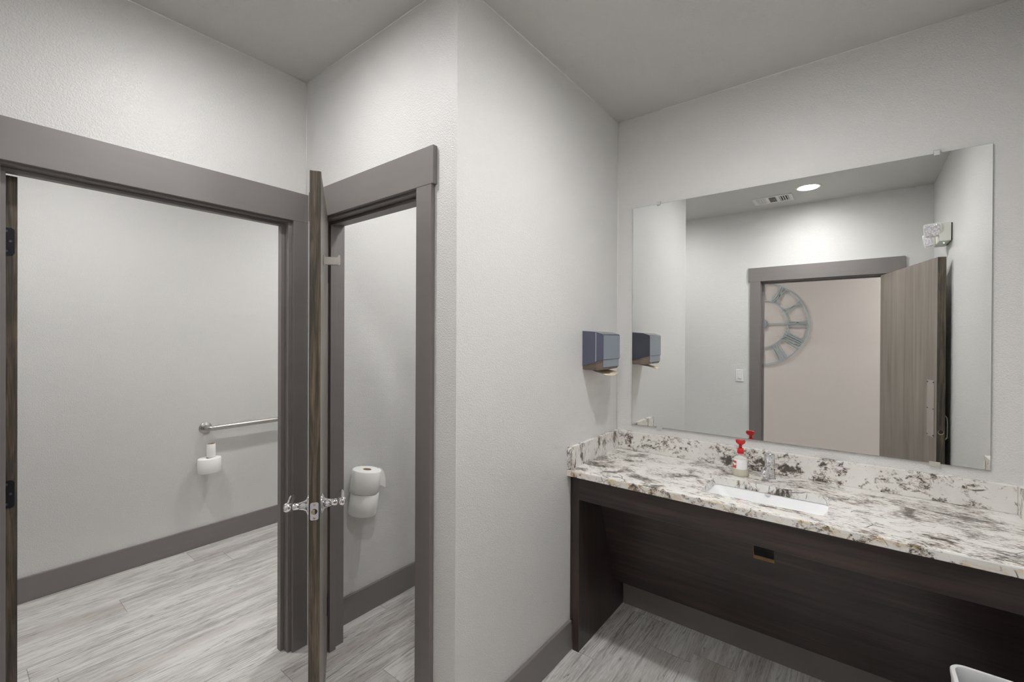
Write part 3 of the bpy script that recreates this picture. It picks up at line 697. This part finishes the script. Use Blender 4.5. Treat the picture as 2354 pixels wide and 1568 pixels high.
# ------------------------------------------------------------------ ceiling lights, vent, switch
def ceiling_light(x, y, label, lens):
    t = thing('recessed_light', (x, y, CH), label, 'ceiling light', 'recessed disc lights')
    obj('trim_ring', MB().lathe((x, y, CH), [(.092, 0), (.091, .004), (.083, .008), (.0745, .0075), (.0735, .004), (.0735, 0)], (0, 0, -1), n=48, cap=False), 'white_metal', t)
    obj('lens', MB().lathe((x, y, CH - .002), [(.0735, 0), (.073, .0045), (.060, .0065), (.040, .0075), (.036, .0076)], (0, 0, -1), n=48), lens, t)
    obj('led_core', MB().lathe((x, y, CH - .002), [(.036, .0060), (.036, .0076), (.018, .008), (.004, .008)], (0, 0, -1), n=32), lens.replace('lens', 'core'), t)
    return t
ceiling_light(.43, .32, 'round recessed light near the entry, reflected bright in the mirror', 'lens_entry')
ceiling_light(1.41, .32, 'round recessed light in the ceiling close to the mirror wall', 'lens_vanity')
ceiling_light(.56, 1.50, 'round recessed light in front of the stall doorways', 'lens_stalls')
ceiling_light(.46, 2.85, 'round recessed light over the left of the large stall', 'lens_large')
ceiling_light(1.95, 2.85, 'round recessed light over the right of the large stall', 'lens_large')
ceiling_light(1.66, 1.38, 'round recessed light inside the narrow stall', 'lens_narrow')
ceiling_light(-.55, 1.75, 'round recessed light at the near end of the hallway ceiling', 'hall_lens')
ceiling_light(-.55, -.75, 'round recessed light at the far end of the hallway ceiling', 'hall_lens')  # second hallway lamp, added out of view to weaken the clock's shadows

VT = thing('ceiling_vent', (.238, .594, CH), 'white rectangular air vent in the ceiling, seen in the mirror', 'vent')
vx0, vx1, vy0, vy1 = .138, .342, .443, .745
obj('frame', MB().grid([vx0, vx0 + .022, vx1 - .022, vx1], [vy0, vy0 + .03, vy0 + .10, vy0 + .125, vy1 - .125, vy1 - .10, vy1 - .03, vy1], {(1, 1), (1, 3), (1, 5)}, CH - .008, CH - .0002, lambda u, v, t: (u, v, t)), 'white_metal', VT)
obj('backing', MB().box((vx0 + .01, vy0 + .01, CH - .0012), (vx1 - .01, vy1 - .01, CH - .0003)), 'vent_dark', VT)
def slat(y, tlt): return MB().box((vx0 + .022, -.0072, -.0009), (vx1 - .022, .0072, .0009), X=Matrix.Translation((0, y, CH - .006)) @ Matrix.Rotation(R(tlt), 4, 'X'))
for k in range(4): obj('louver', slat(vy0 + .039 + k * .0175, 35), 'white_metal', VT)
for k in range(4): obj('louver', slat(vy1 - .039 - k * .0175, -35), 'white_metal', VT)
for k in range(6):
    obj('louver', MB().box((-.0125, vy0 + .125, -.0009), (.0125, vy1 - .125, .0009), X=Matrix.Translation((vx0 + .034 + k * .0272, 0, CH - .0075)) @ Matrix.Rotation(R(22), 4, 'Y')), 'white_metal', VT)

SW = thing('light_switch', (NX, .912, 1.138), 'white rocker light switch beside the entry doorway, seen in the mirror', 'switch')
obj('wall_plate', MB().box((NX + .0002, .8765, 1.0795), (NX + .006, .9475, 1.1965), bevel=.002), 'white_plastic', SW)
obj('rocker', MB().box((NX + .005, .8955, 1.1055), (NX + .0095, .9285, 1.1705), bevel=.0015), 'white_plastic', SW)
obj('slider', MB().box((NX + .009, .905, 1.108), (NX + .013, .919, 1.122), bevel=.001), 'white_plastic', SW)

# ------------------------------------------------------------------ emergency light on the right wall
EL = thing('emergency_light', (.66, RY, 2.2), 'ivory twin-head emergency light high on the right wall, seen in the mirror', 'emergency light')
ex0, ex1, ez0, ez1, eyf = .53, .79, 2.143, 2.262, -.4235
obj('housing', MB().prism([(RY + .006, ez0), (eyf, ez0), (eyf + .004, ez0 + .004), (eyf + .006, ez1 - .01), (eyf, ez1), (RY + .006, ez1)], ex0, ex1, None, 'yz'), 'ivory', EL)
obj('shadow_gap_plate', MB().box((ex0 + .006, RY + .0002, ez0 + .005), (ex1 - .006, RY + .0062, ez1 - .005)), 'vent_dark', EL)  # plate coloured near-black to draw the shadow line behind the housing
def head(cx_, dz, yaw, pit):
    c0 = Vector((cx_, eyf + .035, 2.215 + dz))
    X = Matrix.Translation(c0) @ Matrix.Rotation(R(yaw), 4, 'Z') @ Matrix.Rotation(R(pit), 4, 'Y')
    rings = []
    for hx_, hh, x in ((.022, .022, -.055), (.036, .036, -.042), (.043, .043, -.015), (.045, .045, .0), (.045, .045, .006)):
        rings.append([X @ Vector((x, a, b)) for a, b in rrect(0, 0, hx_, hh, min(.014, hx_ * .5), 5)])
    hd_ = obj('lamp_head', MB().loft(rings, None, True).tube([c0 + (X.to_3x3() @ Vector((-.03, 0, 0))), (cx_ - .03, eyf - .004, 2.205 + dz * .4)], .018), 'ivory', EL)
    obj('lens', MB().loft([[X @ Vector((x, a, b)) for a, b in rrect(0, 0, .0405 * k, .0405 * k, .012 * k, 5)] for x, k in ((.006, 1.0), (.010, .97), (.012, .8))], None, False), 'head_lens', hd_)
head(.775, .004, 22, 18)
head(.59, -.030, 62, 12)
obj('indicator', MB().lathe((.70, -.45, ez0 + .0003), [(.004, 0), (.003, .003)], (0, 0, -1), n=16), 'led', EL, label='glowing green indicator')

# ------------------------------------------------------------------ clock in the hallway, seen in the mirror
ccy, ccz = .935, 1.683
CK = thing('wall_clock', (HX, ccy, ccz), 'large pale blue open-frame metal clock with Roman numerals, seen in the mirror', 'clock')
def ringband(r0, r1, x0, x1): return MB().lathe((HX, ccy, ccz), [(r0, x0), (r1, x0), (r1, x1), (r0, x1), (r0, x0)], (1, 0, 0), n=96, smooth=False, cap=False)
obj('outer_ring', ringband(.489, .500, .012, .024), 'clock_blue', CK)
obj('inner_ring', ringband(.284, .293, .012, .024), 'clock_blue', CK)
obj('hub', MB().lathe((HX, ccy, ccz), [(.02, .0005), (.02, .012), (.074, .014), (.072, .024), (.058, .034), (.03, .042), (.005, .044)], (1, 0, 0), n=40), 'clock_blue', CK)
for k in range(4):
    a = k * 90; X = Matrix.Translation((HX + .018, ccy, ccz)) @ Matrix.Rotation(R(a), 4, 'X')
    obj('spoke', MB().box((-.004, .060, -.005), (.004, .286, .005), X=X), 'clock_blue', CK)
ROM = ['XII', 'I', 'II', 'III', 'IIII', 'V', 'VI', 'VII', 'VIII', 'IX', 'X', 'XI']
WID = {'I': .024, 'V': .062, 'X': .062}
for h_, s_ in enumerate(ROM):
    a = R(90 - 30 * h_); rad = Vector((0, math.cos(a), math.sin(a))); rgt = Vector((0, math.sin(a), -math.cos(a)))
    tot = sum(WID[q] for q in s_); cur = -tot / 2; mbn = MB()
    def stroke(x0, x1, y0=.290, y1=.492):
        p = Vector((HX + .018, ccy, ccz)) + rad * y0 + rgt * x0; q = Vector((HX + .018, ccy, ccz)) + rad * y1 + rgt * x1
        t_ = (q - p).normalized(); n_ = Vector((1, 0, 0)).cross(t_); hw = .0048
        r0_ = [p + n_ * hw * i + Vector((.0045 * j, 0, 0)) for i, j in ((-1, -1), (1, -1), (1, 1), (-1, 1))]
        mbn.loft([r0_, [v_ + (q - p) for v_ in r0_]], None, False)
    for ch_ in s_:
        w_ = WID[ch_]
        if ch_ == 'I': stroke(cur + w_ / 2, cur + w_ / 2)
        elif ch_ == 'V': stroke(cur + w_ / 2, cur + .006); stroke(cur + w_ / 2, cur + w_ - .006)
        else: stroke(cur + .008, cur + w_ - .008); stroke(cur + w_ - .008, cur + .008)
        cur += w_
    obj('numeral', mbn, 'clock_blue', CK)

# ------------------------------------------------------------------ bin
bx0, bx1, by0, by1, bh = 1.50, 1.8375, -.440, -.2195, .55
TB = thing('trash_bin', ((bx0 + bx1) / 2, (by0 + by1) / 2, 0), 'white open-top plastic trash bin on the floor in front of the vanity', 'trash bin')
def br_(inset, z, r): return [(x, y, z) for x, y in rrect((bx0 + bx1) / 2, (by0 + by1) / 2, (bx1 - bx0) / 2 - inset, (by1 - by0) / 2 - inset, r, 8)]
obj('bin_body', MB().loft([br_(.022, .0, .025), br_(.020, .004, .028), br_(.0025, bh - .03, .034), br_(.0, bh - .012, .036), br_(.0, bh - .003, .036), br_(.002, bh, .036)], 'white_plastic', True, True, False)
    .loft([br_(.002, bh, .036), br_(.0105, bh, .030)], 'white_plastic', False, False, False)
    .loft([br_(.0105, bh, .030), br_(.013, bh - .004, .029), br_(.014, bh - .03, .028), br_(.034, .008, .022)], 'bin_inner', True, False, True), None, TB)
